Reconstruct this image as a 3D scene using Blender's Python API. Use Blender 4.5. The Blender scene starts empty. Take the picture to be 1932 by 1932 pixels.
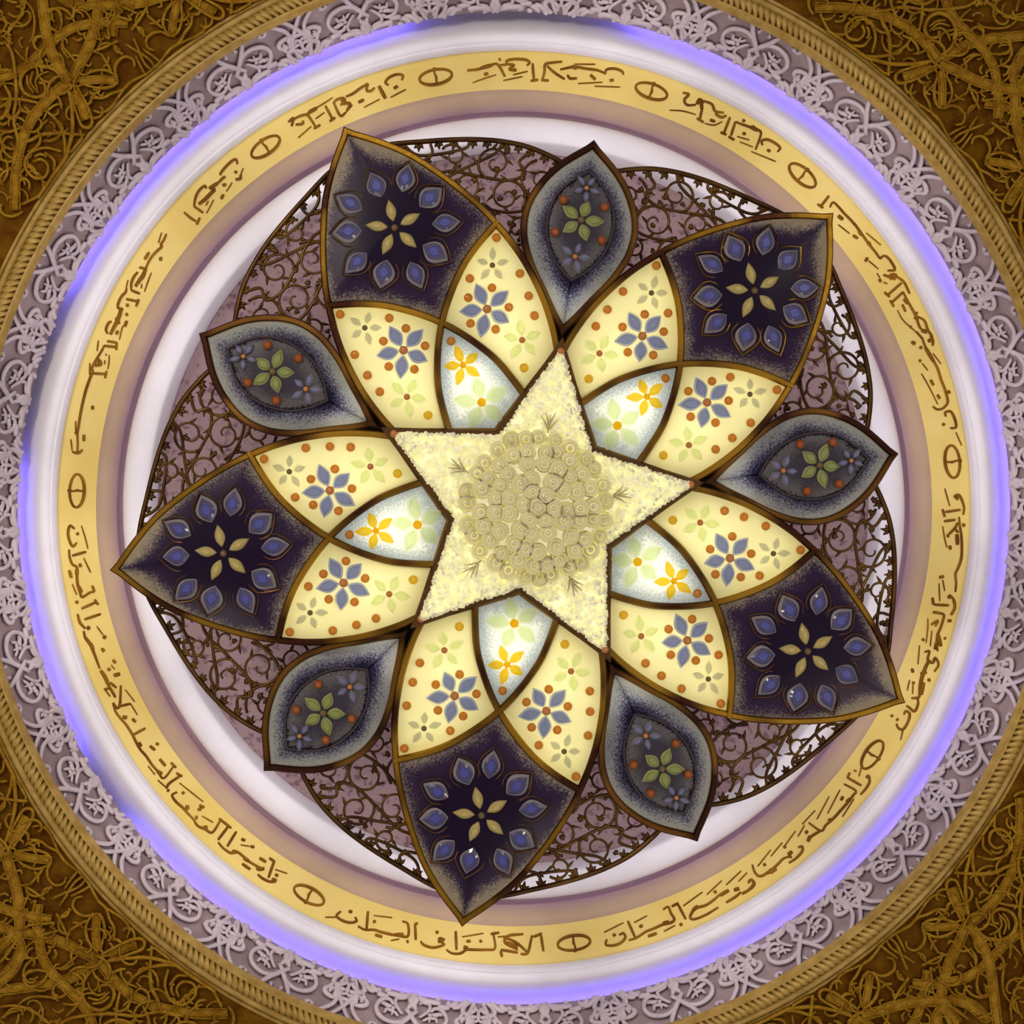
import bpy, math, random
import numpy as np
from mathutils import Matrix, Vector

random.seed(7)
SC = bpy.context.scene
COL = SC.collection
PI = math.pi
F_PX = 3400.0           # focal length for a 1932 px frame
ZR = 8.5                # height of the ring cornice above the camera

# ------------------------------------------------------------------ camera
_n = lambda v: np.array(v, float) / np.linalg.norm(v)
CF = _n((131 / F_PX, -9 / F_PX, 1.0))
CR = np.array((1.0, 0, 0)); CR = _n(CR - CF * CR.dot(CF))
CD = np.cross(CF, CR)

def ray(px, py):
    return CF + CR * ((px - 966) / F_PX) + CD * ((py - 966) / F_PX)

_d = ray(979.5, 957.5)
CAM = np.array((0, 0, ZR)) - _d * (ZR / _d[2])

cam = bpy.data.cameras.new('camera')
cam.sensor_width = 36.0
cam.lens = 36.0 * F_PX / 1932
cam.clip_end = 100
co = bpy.data.objects.new('camera', cam); COL.objects.link(co)
co.matrix_world = Matrix(((CR[0], -CD[0], -CF[0], CAM[0]), (CR[1], -CD[1], -CF[1], CAM[1]),
                          (CR[2], -CD[2], -CF[2], CAM[2]), (0, 0, 0, 1)))
SC.camera = co

# ------------------------------------------------------------------ world, lights, exposure
W = bpy.data.worlds.new('hall_light'); SC.world = W; W.use_nodes = True
nt = W.node_tree; bg = nt.nodes['Background']
tc = nt.nodes.new('ShaderNodeTexCoord'); sx = nt.nodes.new('ShaderNodeSeparateXYZ')
nt.links.new(tc.outputs['Generated'], sx.inputs[0])
mr = nt.nodes.new('ShaderNodeMapRange'); mr.inputs[1].default_value = -1.0; mr.inputs[2].default_value = -0.05
nt.links.new(sx.outputs[2], mr.inputs[0])
rp = nt.nodes.new('ShaderNodeValToRGB')
rp.color_ramp.elements[0].color = (0.86, 0.78, 0.92, 1); rp.color_ramp.elements[1].color = (0.10, 0.075, 0.08, 1)
wn = nt.nodes.new('ShaderNodeTexNoise'); wn.inputs['Scale'].default_value = 2.2; wn.inputs['Detail'].default_value = 1
nt.links.new(tc.outputs['Generated'], wn.inputs['Vector'])
wm = nt.nodes.new('ShaderNodeMath'); wm.operation = 'MULTIPLY_ADD'; wm.inputs[1].default_value = 3.2; wm.inputs[2].default_value = -1.6
nt.links.new(wn.outputs['Fac'], wm.inputs[0])
wa = nt.nodes.new('ShaderNodeMath'); wa.use_clamp = True
nt.links.new(wm.outputs[0], wa.inputs[0]); nt.links.new(mr.outputs[0], wa.inputs[1])
nt.links.new(wa.outputs[0], rp.inputs[0]); nt.links.new(rp.outputs[0], bg.inputs[0])
bg.inputs[1].default_value = 0.76

def lamp(name, kind, loc, energy, color, size=0.1, rot=None, size_y=None):
    l = bpy.data.lights.new(name, kind); l.energy = energy; l.color = color
    if kind == 'AREA':
        l.size = size
        if size_y: l.shape = 'RECTANGLE'; l.size_y = size_y
    else: l.shadow_soft_size = size
    o = bpy.data.objects.new(name, l); o.location = loc
    if rot: o.rotation_euler = rot
    COL.objects.link(o); return o

# area fills added below, off to the sides, for highlights; no lamps seen there
lamp('hall_fill', 'AREA', (-3.4, -3.0, 1.2), 170, (1, .90, .74), 1.0, (PI - .45, -.45, 0))
lamp('hall_fill', 'AREA', (4.2, 3.4, 0.8), 60, (1, .86, .66), 1.0, (PI + .45, .5, 0))

for hx, hy, hz, he in ((-2.6, 1.9, 3.6, 60), (2.9, -2.2, 3.2, 60), (.9, 3.1, 4.2, 45), (-1.2, -3.0, 4.0, 45), (3.2, 1.2, 4.8, 40), (-3.3, -.6, 4.9, 40)):  # unseen point lights added for glints on glass and gold
    lamp('glint_light', 'POINT', (hx, hy, hz), he, (1, .90, .70), .05)

SC.view_settings.view_transform = 'Standard'; SC.view_settings.look = 'None'
SC.view_settings.exposure = 0.0; SC.view_settings.gamma = 1.0
SC.view_settings.use_curve_mapping = False
SC.cycles.use_denoising = True
SC.cycles.max_bounces = 10; SC.cycles.transmission_bounces = 8

# ------------------------------------------------------------------ helpers
def mat(name, color, rough=.5, metal=0., **k):
    m = bpy.data.materials.new(name); m.use_nodes = True
    b = m.node_tree.nodes['Principled BSDF']
    b.inputs['Base Color'].default_value = (*color, 1)
    b.inputs['Roughness'].default_value = rough; b.inputs['Metallic'].default_value = metal
    for a, v in k.items():
        b.inputs[a.replace('_', ' ')].default_value = v
    return m

def noise_color(m, c1, c2, scale, detail=4, lo=.35, hi=.65, coord='Object', bump=0., bscale=None):
    t = m.node_tree; b = t.nodes['Principled BSDF']
    tc = t.nodes.new('ShaderNodeTexCoord'); n = t.nodes.new('ShaderNodeTexNoise')
    n.inputs['Scale'].default_value = scale; n.inputs['Detail'].default_value = detail
    t.links.new(tc.outputs[coord], n.inputs['Vector'])
    r = t.nodes.new('ShaderNodeValToRGB'); e = r.color_ramp.elements
    e[0].position = lo; e[1].position = hi; e[0].color = (*c1, 1); e[1].color = (*c2, 1)
    t.links.new(n.outputs['Fac'], r.inputs[0]); t.links.new(r.outputs[0], b.inputs['Base Color'])
    if bump:
        n2 = t.nodes.new('ShaderNodeTexNoise'); n2.inputs['Scale'].default_value = bscale or scale * 3
        t.links.new(tc.outputs[coord], n2.inputs['Vector'])
        bp = t.nodes.new('ShaderNodeBump'); bp.inputs['Strength'].default_value = bump; bp.inputs['Distance'].default_value = .02
        t.links.new(n2.outputs['Fac'], bp.inputs['Height']); t.links.new(bp.outputs[0], b.inputs['Normal'])
    return m

def glass_panel(name, stops, transl=.5, stip=.22, gscale=260., spec=.3):
    """enamelled glass: colour follows the distance from the rim, with fine grain; light from behind shines through"""
    m = bpy.data.materials.new(name); m.use_nodes = True
    t = m.node_tree; b = t.nodes['Principled BSDF']; out = t.nodes['Material Output']
    b.inputs['Roughness'].default_value = .28; b.inputs['Specular IOR Level'].default_value = spec
    at = t.nodes.new('ShaderNodeAttribute'); at.attribute_name = 'edge'
    tc = t.nodes.new('ShaderNodeTexCoord')
    n = t.nodes.new('ShaderNodeTexNoise'); n.inputs['Scale'].default_value = gscale; n.inputs['Detail'].default_value = 2
    n2 = t.nodes.new('ShaderNodeTexNoise'); n2.inputs['Scale'].default_value = 9; n2.inputs['Detail'].default_value = 3
    t.links.new(tc.outputs['Object'], n.inputs['Vector']); t.links.new(tc.outputs['Object'], n2.inputs['Vector'])
    def ma(op, a, bb):
        x = t.nodes.new('ShaderNodeMath'); x.operation = op
        for i, v in enumerate((a, bb)):
            if isinstance(v, (int, float)): x.inputs[i].default_value = v
            else: t.links.new(v, x.inputs[i])
        return x.outputs[0]
    v = ma('ADD', at.outputs['Fac'], ma('MULTIPLY', ma('SUBTRACT', n.outputs['Fac'], .5), stip * 2))
    v = ma('ADD', v, ma('MULTIPLY', ma('SUBTRACT', n2.outputs['Fac'], .5), stip))
    r = t.nodes.new('ShaderNodeValToRGB'); cr = r.color_ramp
    while len(cr.elements) < len(stops): cr.elements.new(.5)
    for e, (p, c) in zip(cr.elements, stops): e.position = p; e.color = (*c, 1)
    t.links.new(v, r.inputs[0]); t.links.new(r.outputs[0], b.inputs['Base Color'])
    tr = t.nodes.new('ShaderNodeBsdfTranslucent'); t.links.new(r.outputs[0], tr.inputs[0])
    mx = t.nodes.new('ShaderNodeMixShader'); mx.inputs[0].default_value = transl
    t.links.new(b.outputs[0], mx.inputs[1]); t.links.new(tr.outputs[0], mx.inputs[2])
    t.links.new(mx.outputs[0], out.inputs[0])
    return m

class MB:
    def __init__(s): s.v = []; s.f = []; s.m = []; s.a = []; s.n = 0
    def add(s, V, Fc, mi=0, attr=None):
        V = np.asarray(V, float); s.v.append(V)
        s.a.append(np.zeros(len(V)) if attr is None else np.asarray(attr, float))
        for q in Fc: s.f.append([i + s.n for i in q])
        s.m += [mi] * len(Fc); s.n += len(V)
    def build(s, name, mats, parent=None, smooth=True, attr=False, kind=None, label=None):
        me = bpy.data.meshes.new(name)
        V = np.concatenate(s.v); me.from_pydata(V.tolist(), [], s.f)
        mats = mats if isinstance(mats, (list, tuple)) else [mats]
        for m in mats: me.materials.append(m)
        me.polygons.foreach_set('material_index', s.m)
        me.polygons.foreach_set('use_smooth', [smooth] * len(s.f))
        if attr:
            A = me.attributes.new('edge', 'FLOAT', 'POINT'); A.data.foreach_set('value', np.concatenate(s.a))
        me.update()
        o = bpy.data.objects.new(name, me); COL.objects.link(o)
        if parent: o.parent = parent
        if kind: o['kind'] = kind
        if label: o['label'] = label
        return o

def catmull(P, sub=6, closed=False):
    P = [np.asarray(p, float) for p in P]
    if len(P) < 3 and not closed:
        return [P[0] + (P[-1] - P[0]) * i / sub for i in range(sub + 1)]
    n = len(P); out = []
    rng = range(n) if closed else range(n - 1)
    for i in rng:
        p1, p2 = P[i], P[(i + 1) % n]
        p0 = P[(i - 1) % n] if closed or i > 0 else 2 * p1 - p2
        p3 = P[(i + 2) % n] if closed or i < n - 2 else 2 * p2 - p1
        for k in range(sub):
            t = k / sub
            out.append(.5 * (2 * p1 + (p2 - p0) * t + (2 * p0 - 5 * p1 + 4 * p2 - p3) * t * t + (3 * p1 - p0 - 3 * p2 + p3) * t ** 3))
    if not closed: out.append(P[-1])
    return out

def tube(mb, P, rad, n=6, flat=1., closed=False, mi=0, cap=True):
    """swept tube; 'flat' scales its height along z"""
    P = np.array(P, float); N = len(P)
    R = np.full(N, rad, float) if np.isscalar(rad) else np.asarray(rad, float)
    if closed: T = np.roll(P, -1, 0) - np.roll(P, 1, 0)
    else: T = np.gradient(P, axis=0)
    S = np.stack([T[:, 1], -T[:, 0], np.zeros(N)], 1)
    L = np.linalg.norm(S, axis=1); L[L < 1e-9] = 1; S /= L[:, None]
    U = np.cross(S, T / np.maximum(np.linalg.norm(T, axis=1), 1e-9)[:, None])
    a = np.arange(n) * 2 * PI / n + PI / n
    V = (P[:, None, :] + S[:, None, :] * (np.cos(a)[None, :, None] * R[:, None, None])
         + U[:, None, :] * (np.sin(a)[None, :, None] * R[:, None, None] * flat)).reshape(-1, 3)
    Fc = []
    for i in range(N if closed else N - 1):
        j = (i + 1) % N
        for k in range(n):
            l = (k + 1) % n
            Fc.append((i * n + k, i * n + l, j * n + l, j * n + k))
    if cap and not closed:
        Fc.append(tuple(range(n))[::-1]); Fc.append(tuple((N - 1) * n + k for k in range(n)))
    mb.add(V, Fc, mi)

def ball(mb, c, r, seg=12, rings=8, mi=0, sz=1.):
    V = [(c[0], c[1], c[2] + r * sz)]
    for i in range(1, rings):
        p = PI * i / rings
        for k in range(seg):
            q = 2 * PI * k / seg
            V.append((c[0] + r * math.sin(p) * math.cos(q), c[1] + r * math.sin(p) * math.sin(q), c[2] + r * sz * math.cos(p)))
    V.append((c[0], c[1], c[2] - r * sz)); L = len(V) - 1; Fc = []
    for k in range(seg):
        l = (k + 1) % seg
        Fc.append((0, 1 + k, 1 + l)); Fc.append((L, L - seg + l, L - seg + k))
        for i in range(rings - 2):
            a = 1 + i * seg
            Fc.append((a + k, a + seg + k, a + seg + l, a + l))
    mb.add(V, Fc, mi)

def lathe(mb, prof, n=360, mi=0):
    """prof: (radius, z) pairs in metres about the ceiling axis"""
    V = []; m = len(prof)
    for i in range(n):
        a = 2 * PI * i / n
        for r, z in prof: V.append((r * math.cos(a), r * math.sin(a), z))
    Fc = [(i * m + k, i * m + k + 1, ((i + 1) % n) * m + k + 1, ((i + 1) % n) * m + k) for i in range(n) for k in range(m - 1)]
    mb.add(V, Fc, mi)

def arcp(cr, cz, rr, rz, a0, a1, n=12):
    return [(cr + rr * math.cos(math.radians(a0 + (a1 - a0) * i / n)), cz + rz * math.sin(math.radians(a0 + (a1 - a0) * i / n))) for i in range(n + 1)]

def pr(rpx, z): return rpx * z / F_PX        # photo-pixel radius on the ceiling axis at height z -> metres

def smooth_by_angle(o, deg=40):
    me = o.data
    bpy.context.view_layer.objects.active = o
    try: me.set_sharp_from_angle(angle=math.radians(deg))
    except Exception: pass

# ------------------------------------------------------------------ materials
M = {}
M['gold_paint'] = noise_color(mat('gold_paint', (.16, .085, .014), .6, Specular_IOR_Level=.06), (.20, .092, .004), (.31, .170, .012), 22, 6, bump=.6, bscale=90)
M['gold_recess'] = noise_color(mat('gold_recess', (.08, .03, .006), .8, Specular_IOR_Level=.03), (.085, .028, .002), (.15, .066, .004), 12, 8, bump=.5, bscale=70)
M['rope_gold'] = noise_color(mat('rope_gold', (.30, .19, .06), .45, Specular_IOR_Level=.3), (.30, .18, .028), (.43, .28, .065), 20)
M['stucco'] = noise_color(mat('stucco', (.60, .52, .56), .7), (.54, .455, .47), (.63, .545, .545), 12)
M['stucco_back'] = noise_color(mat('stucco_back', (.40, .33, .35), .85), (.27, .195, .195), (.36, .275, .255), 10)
M['white_plaster'] = noise_color(mat('white_plaster', (.80, .77, .80), .55), (.82, .80, .82), (.87, .85, .86), 6)
M['yellow_plaster'] = noise_color(mat('yellow_plaster', (.80, .58, .16), .6, Specular_IOR_Level=.2), (.77, .58, .145), (.84, .66, .20), 3)
M['tan_plaster'] = noise_color(mat('tan_plaster', (.60, .42, .30), .6), (.50, .35, .21), (.56, .40, .245), 4)
M['plate'] = noise_color(mat('plate_stone', (.34, .25, .27), .7), (.17, .095, .11), (.34, .225, .225), 34, 8, .36, .48)
M['letter_gilt'] = noise_color(mat('letter_gilt', (.16, .06, .006), .4, Specular_IOR_Level=.1), (.15, .052, .002), (.30, .13, .006), 8)
M['led'] = mat('led', (0, 0, 0)); b = M['led'].node_tree.nodes['Principled BSDF']
b.inputs['Emission Color'].default_value = (.17, .12, 1, 1); b.inputs['Emission Strength'].default_value = 23
M['mauve_fill'] = mat('mauve_fill', (0, 0, 0)); b = M['mauve_fill'].node_tree.nodes['Principled BSDF']
b.inputs['Emission Color'].default_value = (.34, .26, 1, 1); b.inputs['Emission Strength'].default_value = 3.0
# ------------------------------------------------------------------ the ceiling and its ring mouldings (structure)
ZC = 8.10                                     # carved golden ceiling
def S(name, mb, m, parent=None, label=None, smooth=True):
    o = mb.build(name, m, parent, smooth)
    if not parent: o['kind'] = 'structure'
    if label: o['label'] = label
    return o

mb = MB()
rin, rout = pr(1064, ZC), 4.3
n = 180; V = []; Fc = []
for i in range(n):
    a = 2 * PI * i / n; c, s = math.cos(a), math.sin(a)
    for r, z in ((rin, ZC + .05), (rin, ZC), (rout, ZC), (rout, ZC + .1)): V.append((r * c, r * s, z))
for i in range(n):
    j = (i + 1) % n
    for k in range(3): Fc.append((i * 4 + k, i * 4 + k + 1, j * 4 + k + 1, j * 4 + k))
mb.add(V, Fc)
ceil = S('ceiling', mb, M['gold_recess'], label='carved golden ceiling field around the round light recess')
smooth_by_angle(ceil)

# rope moulding with an outer fillet
ZB = 8.10
mb = MB()
lathe(mb, [(pr(1074, ZB), ZB + .03), (pr(1073, ZB), ZB - .008), (pr(1067, ZB), ZB - .014), (pr(1066, ZB), ZB - .004)] + arcp(pr(1058, ZB), ZB - .010, pr(7, ZB), .016, 0, -180, 8)
      + [(pr(1050, ZB), ZB), (pr(1032, ZB), ZB), (pr(1030, ZB), ZB - .012), (pr(1026, ZB), ZB - .012)] + [(pr(1024, ZB), ZB), (pr(1020, ZB), ZB + .04)])
nb = 520
for i in range(nb):                           # twisted strands
    a0 = 2 * PI * i / nb; P = []
    for k in range(9):
        t = k / 8; ang = a0 + (t - .5) * .016; rr = pr(1051 - 19 * t, ZB)
        P.append((rr * math.cos(ang), rr * math.sin(ang), ZB - .002 - .036 * math.sin(PI * t)))
    tube(mb, P, [.009 + .0055 * math.sin(PI * k / 8) for k in range(9)], 6)
rope = S('trim_1', mb, M['rope_gold'], label='golden rope moulding around the recess')
smooth_by_angle(rope, 50)

# carved white band
Z0, Z1 = 8.20, 8.50
def band_z(rpx): return Z0 + (Z1 - Z0) * (1024 - rpx) / (1024 - 937)
mb = MB()
lathe(mb, [(pr(1030, Z0), Z0 - .06), (pr(1024, Z0), Z0)] + [(pr(r, band_z(r)), band_z(r)) for r in (1000, 970, 950, 942)] +
      [(pr(939, Z1), Z1 + .012), (pr(950, Z1), Z1 + .012)])
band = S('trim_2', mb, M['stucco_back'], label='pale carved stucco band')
smooth_by_angle(band)

def band_pt(x, y, lift=0.):
    """photo pixel -> polar offset on the carved band (angle, pixel radius)"""
    z = 8.36
    for _ in range(4):
        d = ray(x, y); p = CAM + d * (z / d[2]); rp_ = math.hypot(p[0], p[1]) * F_PX / z
        z = band_z(rp_)
    return math.atan2(p[1], p[0]), rp_

# one motif traced from the photo (crop origin 160,160, scale 7.43); radius in crop px
_T = [
 (22, [(880,372),(960,352),(1080,342),(1190,350),(1270,395),(1330,470),(1370,545),(1440,600),(1530,640)]),
 (22, [(1345,0),(1325,130),(1322,260),(1330,370),(1335,470),(1350,560)]),
 (16, [(1330,470),(1400,420),(1470,450),(1500,520),(1490,590)]),
 (24, [(1280,400),(1230,440),(1180,500),(1165,560),(1200,590),(1240,560),(1225,515)]),
 (24, [(1300,620),(1250,580),(1310,520),(1300,470)]),
 (26, [(1340,380),(1400,330),(1440,270),(1480,255),(1520,290),(1500,350),(1450,350)]),
 (24, [(1480,430),(1540,380),(1590,360),(1580,420),(1550,500)]),
 (26, [(1340,560),(1330,640),(1400,690),(1490,690)]),
 (22, [(700,1120),(702,1000),(706,880),(760,760),(850,680),(960,640),(1060,670),(1100,750),(1092,840),(1030,900),(950,900)]),
 (16, [(800,860),(870,850),(930,810),(960,780),(940,720)]),
 (18, [(790,930),(880,925),(960,935),(1000,990),(950,1080),(930,1150)]),
 (16, [(860,800),(900,840),(930,870),(900,890)]),
 (20, [(660,650),(680,760),(700,880)]),
 (24, [(560,720),(640,650),(690,800),(702,960),(712,1120)]),
 (24, [(850,520),(900,500),(925,455),(905,420)]),
 (28, [(1240,770),(1310,730),(1390,720),(1430,745)]),
 (26, [(1210,820),(1270,790),(1330,800)]),
 (26, [(1100,900),(1130,850),(1200,800)]),
 (26, [(940,1180),(970,1110),(1010,1040),(1090,960),(1140,910)]),
 (30, [(790,1090),(830,1120),(880,1150),(900,1240)]),
 (22, [(720,1120),(800,1150),(850,1110)]),
 (26, [(890,1230),(880,1170),(830,1110)]),
 (20, [(1060,760),(1040,800),(990,820),(960,860)]),
 (14, [(480,880),(495,930),(515,905)]),
 (20, [(1160,200),(1190,150),(1215,110)]), (14, [(1120,250),(1170,240),(1240,250)]),
]
mb = MB()
KA = math.radians(-130.3)
for wpx, pts in _T:
    Q = []
    for x, y in pts:
        a, r = band_pt(160 + x / 7.43, 160 + y / 7.43); Q.append((a - KA, r))
    Q = catmull(Q, 4); L = len(Q)
    for rep in range(24):
        for sg in (1, -1):
            P = []; R = []
            for i, (da, r) in enumerate(Q):
                a = KA + rep * PI / 12 + sg * da; r = min(max(r, 934), 1026); z = band_z(r); rr = pr(r, z)
                P.append((rr * math.cos(a), rr * math.sin(a), z - .034))
                R.append(1.38 * wpx / 7.43 * z / F_PX * (.62 + .38 * math.sin(PI * min(1, (i + .6) / (L * .55)) / 2) ) * (1 if i < L * .75 else 1 - .35 * (i - L * .75) / (L * .25)))
            tube(mb, P, R, 6, 2.1)
for i in range(264):                           # ragged leaf row along the inner lip
    a = 2 * PI * i / 264; r0 = 939 + 4 * math.sin(i * 1.7); z = band_z(r0); h = 10 + 5 * math.sin(i * 2.9)
    P = []; 
    for t in (0, .35, .7, 1.):
        q = r0 + h * t; rr = pr(q, band_z(q)); b_ = a + .009 * math.sin(i * 4.1) * t
        P.append((rr * math.cos(b_), rr * math.sin(b_), band_z(q) - .020))
    tube(mb, P, [.008, .015, .012, .003], 6, 1.2)
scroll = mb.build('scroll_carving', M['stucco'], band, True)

# golden scrollwork on the ceiling, one half motif (crop origin 0,1512, scale 4.6), mirrored and repeated
_G = [
 (46, [(110,1130),(250,1140),(400,1170),(560,1220),(700,1290),(860,1360)]),
 (44, [(860,1370),(950,1490),(1060,1600),(1200,1700),(1420,1790),(1700,1830),(1980,1830)]),
 (40, [(340,880),(335,1020),(345,1160),(375,1320),(430,1430),(490,1510),(620,1640),(720,1740),(790,1860),(830,1990)]),
 (44, [(-60,1640),(200,1610),(430,1580),(610,1530),(780,1440),(860,1370)]),
 (38, [(130,1160),(200,1240),(170,1380),(100,1480),(0,1560)]),
 (14, [(860,1300),(780,1210),(752,1090),(790,1000),(850,960)]), (14, [(850,960),(900,1010),(915,1130),(880,1270)]),
 (34, [(862,1290),(845,1180),(845,1060),(850,980)]),
 (15, [(890,1320),(1040,1235),(1180,1180),(1255,1195),(1245,1265),(1110,1320),(920,1380)]),
 (42, [(930,1330),(1060,1270),(1190,1225)]),
 (18, [(930,1380),(1100,1350),(1300,1345),(1460,1380),(1600,1400)]),
 (17, [(850,1430),(765,1500),(722,1620),(755,1740),(860,1800),(960,1760),(1000,1660),(960,1585),(885,1590),(870,1640)]),
 (11, [(960,1640),(870,1710),(770,1690)]), (11, [(960,1680),(890,1730),(810,1740)]), (10, [(930,1650),(860,1670),(800,1630),(770,1560)]),
 (13, [(750,650),(800,740),(860,850),(930,920),(960,1010),(1000,1090),(1000,1180)]),
 (12, [(880,880),(1000,960),(1090,1020),(1130,1100),(1110,1170)]),
 (13, [(725,815),(665,830),(640,900),(690,965),(760,985),(830,960)]),
 (13, [(760,660),(710,720),(640,760),(560,790),(470,830)]), (13, [(690,590),(630,660),(570,745)]),
 (14, [(610,1110),(690,1060),(765,1020)]), (12, [(640,1040),(700,1055),(730,1090)]),
 (18, [(1325,1240),(1312,1440),(1322,1600),(1370,1700),(1400,1800)]),
 (13, [(1280,1280),(1380,1260),(1450,1310),(1485,1390)]),
 (16, [(1110,1590),(1180,1500),(1300,1430),(1450,1405),(1600,1425),(1750,1510),(1850,1620),(1930,1770)]),
 (14, [(1470,1440),(1440,1580),(1490,1710),(1600,1750),(1700,1670),(1690,1575),(1600,1550),(1540,1610),(1560,1680)]),
 (11, [(1560,1760),(1600,1690),(1690,1640),(1750,1560)]),
 (16, [(520,1930),(620,1870),(800,1840),(1000,1830),(1200,1850),(1400,1810),(1600,1850)]),
 (15, [(1050,1640),(1022,1780),(1020,1960)]),
 (10, [(1080,1760),(1130,1720),(1190,1740)]), (10, [(1120,1690),(1130,1740),(1120,1790)]), (10, [(1190,1560),(1230,1600),(1270,1640)]),
 (12, [(215,1540),(245,1480),(330,1450),(430,1465)]), (11, [(430,1475),(400,1530),(350,1570)]), (10, [(260,1530),(310,1530),(340,1510)]),
 (12, [(490,1440),(560,1430),(620,1380),(680,1330)]), (11, [(520,1450),(580,1440),(640,1400)]),
 (12, [(480,1270),(500,1310),(480,1350)]), (11, [(240,1330),(260,1280),(300,1260)]),
 (11, [(170,990),(210,910),(260,800)]), (11, [(180,1110),(280,1060),(390,1050),(480,1040),(450,1080)]),
 (13, [(500,960),(560,1080),(600,1180)]), (11, [(700,1260),(720,1210),(690,1190)]),
 (11, [(950,1080),(1000,1110),(970,1180),(940,1200)]), (10, [(930,1150),(970,1120),(990,1080)]),
 (11, [(160,1760),(240,1700),(340,1680),(460,1690),(520,1720)]), (13, [(0,1770),(150,1760),(300,1810),(420,1900),(480,1960)]),
 (11, [(560,1740),(640,1750),(690,1740),(640,1800),(580,1850)]), (13, [(660,1590),(680,1570),(690,1550)]),
 (12, [(20,1870),(100,1820),(180,1800)]), (12, [(150,1930),(170,1870),(175,1830)]),
 (13, [(1480,1580),(1550,1500),(1640,1500)]), (12, [(1060,1430),(1060,1490),(1110,1560),(1200,1600)]),
 (12, [(980,1480),(1040,1450),(1100,1440)]), (14, [(1700,1400),(1800,1480),(1900,1600)]),
 (16, [(900,1930),(1000,1880),(1120,1900),(1200,1960)]), (14, [(1250,1760),(1300,1880),(1290,1980)]),
 (12, [(1400,1870),(1480,1830),(1560,1870),(1540,1950),(1460,1950),(1440,1900)]),
 (30, [(120,1150),(60,1220),(-20,1290)]), (16, [(160,1190),(90,1290),(20,1380)]), (40, [(200,1240),(150,1370),(60,1490)]),
 (36, [(-40,1990),(150,2010),(340,2060)]), (14, [(300,1990),(420,2060),(420,2160)]), (16, [(560,1990),(650,2080),(640,2200)]),
]
GA = math.radians(139.8)
def ceil_pt(x, y, z=ZC):
    d = ray(x, y); p = CAM + d * (z / d[2]); return math.atan2(p[1], p[0]), math.hypot(p[0], p[1])
mb = MB(); rmin = pr(1070, ZC)
rg = random.Random(4)
half = []
for w, pts in _G:
    Q = []
    for x, y in pts:
        a, r = ceil_pt(x / 4.6, 1512 + y / 4.6); Q.append((a - GA, r))
    half.append((w / 4.6 * ZC / F_PX, catmull(Q, 5)))
for k in range(170):                            # small leaf sprigs between the stems
    a0 = -rg.uniform(.01, .39); r0 = rg.uniform(pr(1085, ZC), pr(1420, ZC)); th = rg.uniform(0, 2 * PI); L = rg.uniform(.04, .11); bend = rg.choice((-1, 1)) * rg.uniform(.6, 3.4)
    Q = []
    for i in range(10):
        t = i / 9; th2 = th + bend * t
        Q.append((a0 + L * t * math.sin(th2) / r0, r0 + L * t * math.cos(th2)))
    half.append((rg.uniform(.0045, .0075), Q))
for rep in range(8):
    for sg in (1, -1):
        for w, Q in half:
            P = []; R = []; L = len(Q); z0 = ZC - .012 - rg.random() * .012
            for i, (da, r) in enumerate(Q):
                if abs(da) > PI / 8 + .02: continue
                a = GA + rep * PI / 4 + sg * da; rr = max(r, rmin + w)
                P.append((rr * math.cos(a), rr * math.sin(a), z0 - (0.006 if w < .02 else 0)))
                R.append(w * (.7 + .3 * math.sin(PI * (i + .5) / L)))
            if len(P) > 2:
                tube(mb, P, R, 8, 1.5 if w < .012 else .30)
                if w > .014:
                    Pa = np.array(P); T = np.gradient(Pa, axis=0); Nn = np.stack([T[:, 1], -T[:, 0], T[:, 2] * 0], 1); Nn /= np.maximum(np.linalg.norm(Nn, axis=1), 1e-9)[:, None]
                    for q in (-1, 1): tube(mb, Pa + Nn * (q * w * .92) + np.array((0, 0, -.002)), .0034, 5, 1.8)
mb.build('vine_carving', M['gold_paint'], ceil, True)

# white outer cove ring, with the blue light strip tucked behind the carved band
ZW = 8.50
mb = MB()
lathe(mb, [(pr(1005, ZW), ZW + .02), (pr(1004, ZW), ZW + .22), (pr(985, ZW), ZW + .24), (pr(958, ZW), ZW + .17)] +
      [(pr(r, ZW), ZW + z) for r, z in ((944, .128), (938, .105), (930, .076), (922, .052), (914, .031), (906, .014), (899, .003), (893, -.002), (887, .000), (882, .006), (880.5, .016), (879.5, .012), (876, .012), (873.5, .02), (872.8, .03), (871.5, .026), (870.2, .036), (869.5, .06))])
cove = S('trim_3', mb, M['white_plaster'], label='white rounded cove ring washed in blue light')
smooth_by_angle(cove, 50)
gaps = ((258, 282), (142, 150), (186, 205))
mb = MB(); run = []
def led_on(d): return not any(g0 <= d % 360 <= g1 for g0, g1 in gaps)
for d in range(0, 362):
    if led_on(d): run.append(d)
    if (not led_on(d) or d == 361) and len(run) > 2:
        tube(mb, [(pr(972, ZW) * math.cos(math.radians(x)), pr(972, ZW) * math.sin(math.radians(x)), ZW + .10) for x in run], .006, 6)
        run = []
mb.build('light_strip', M['led'], cove, True, label='blue light strip')

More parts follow.
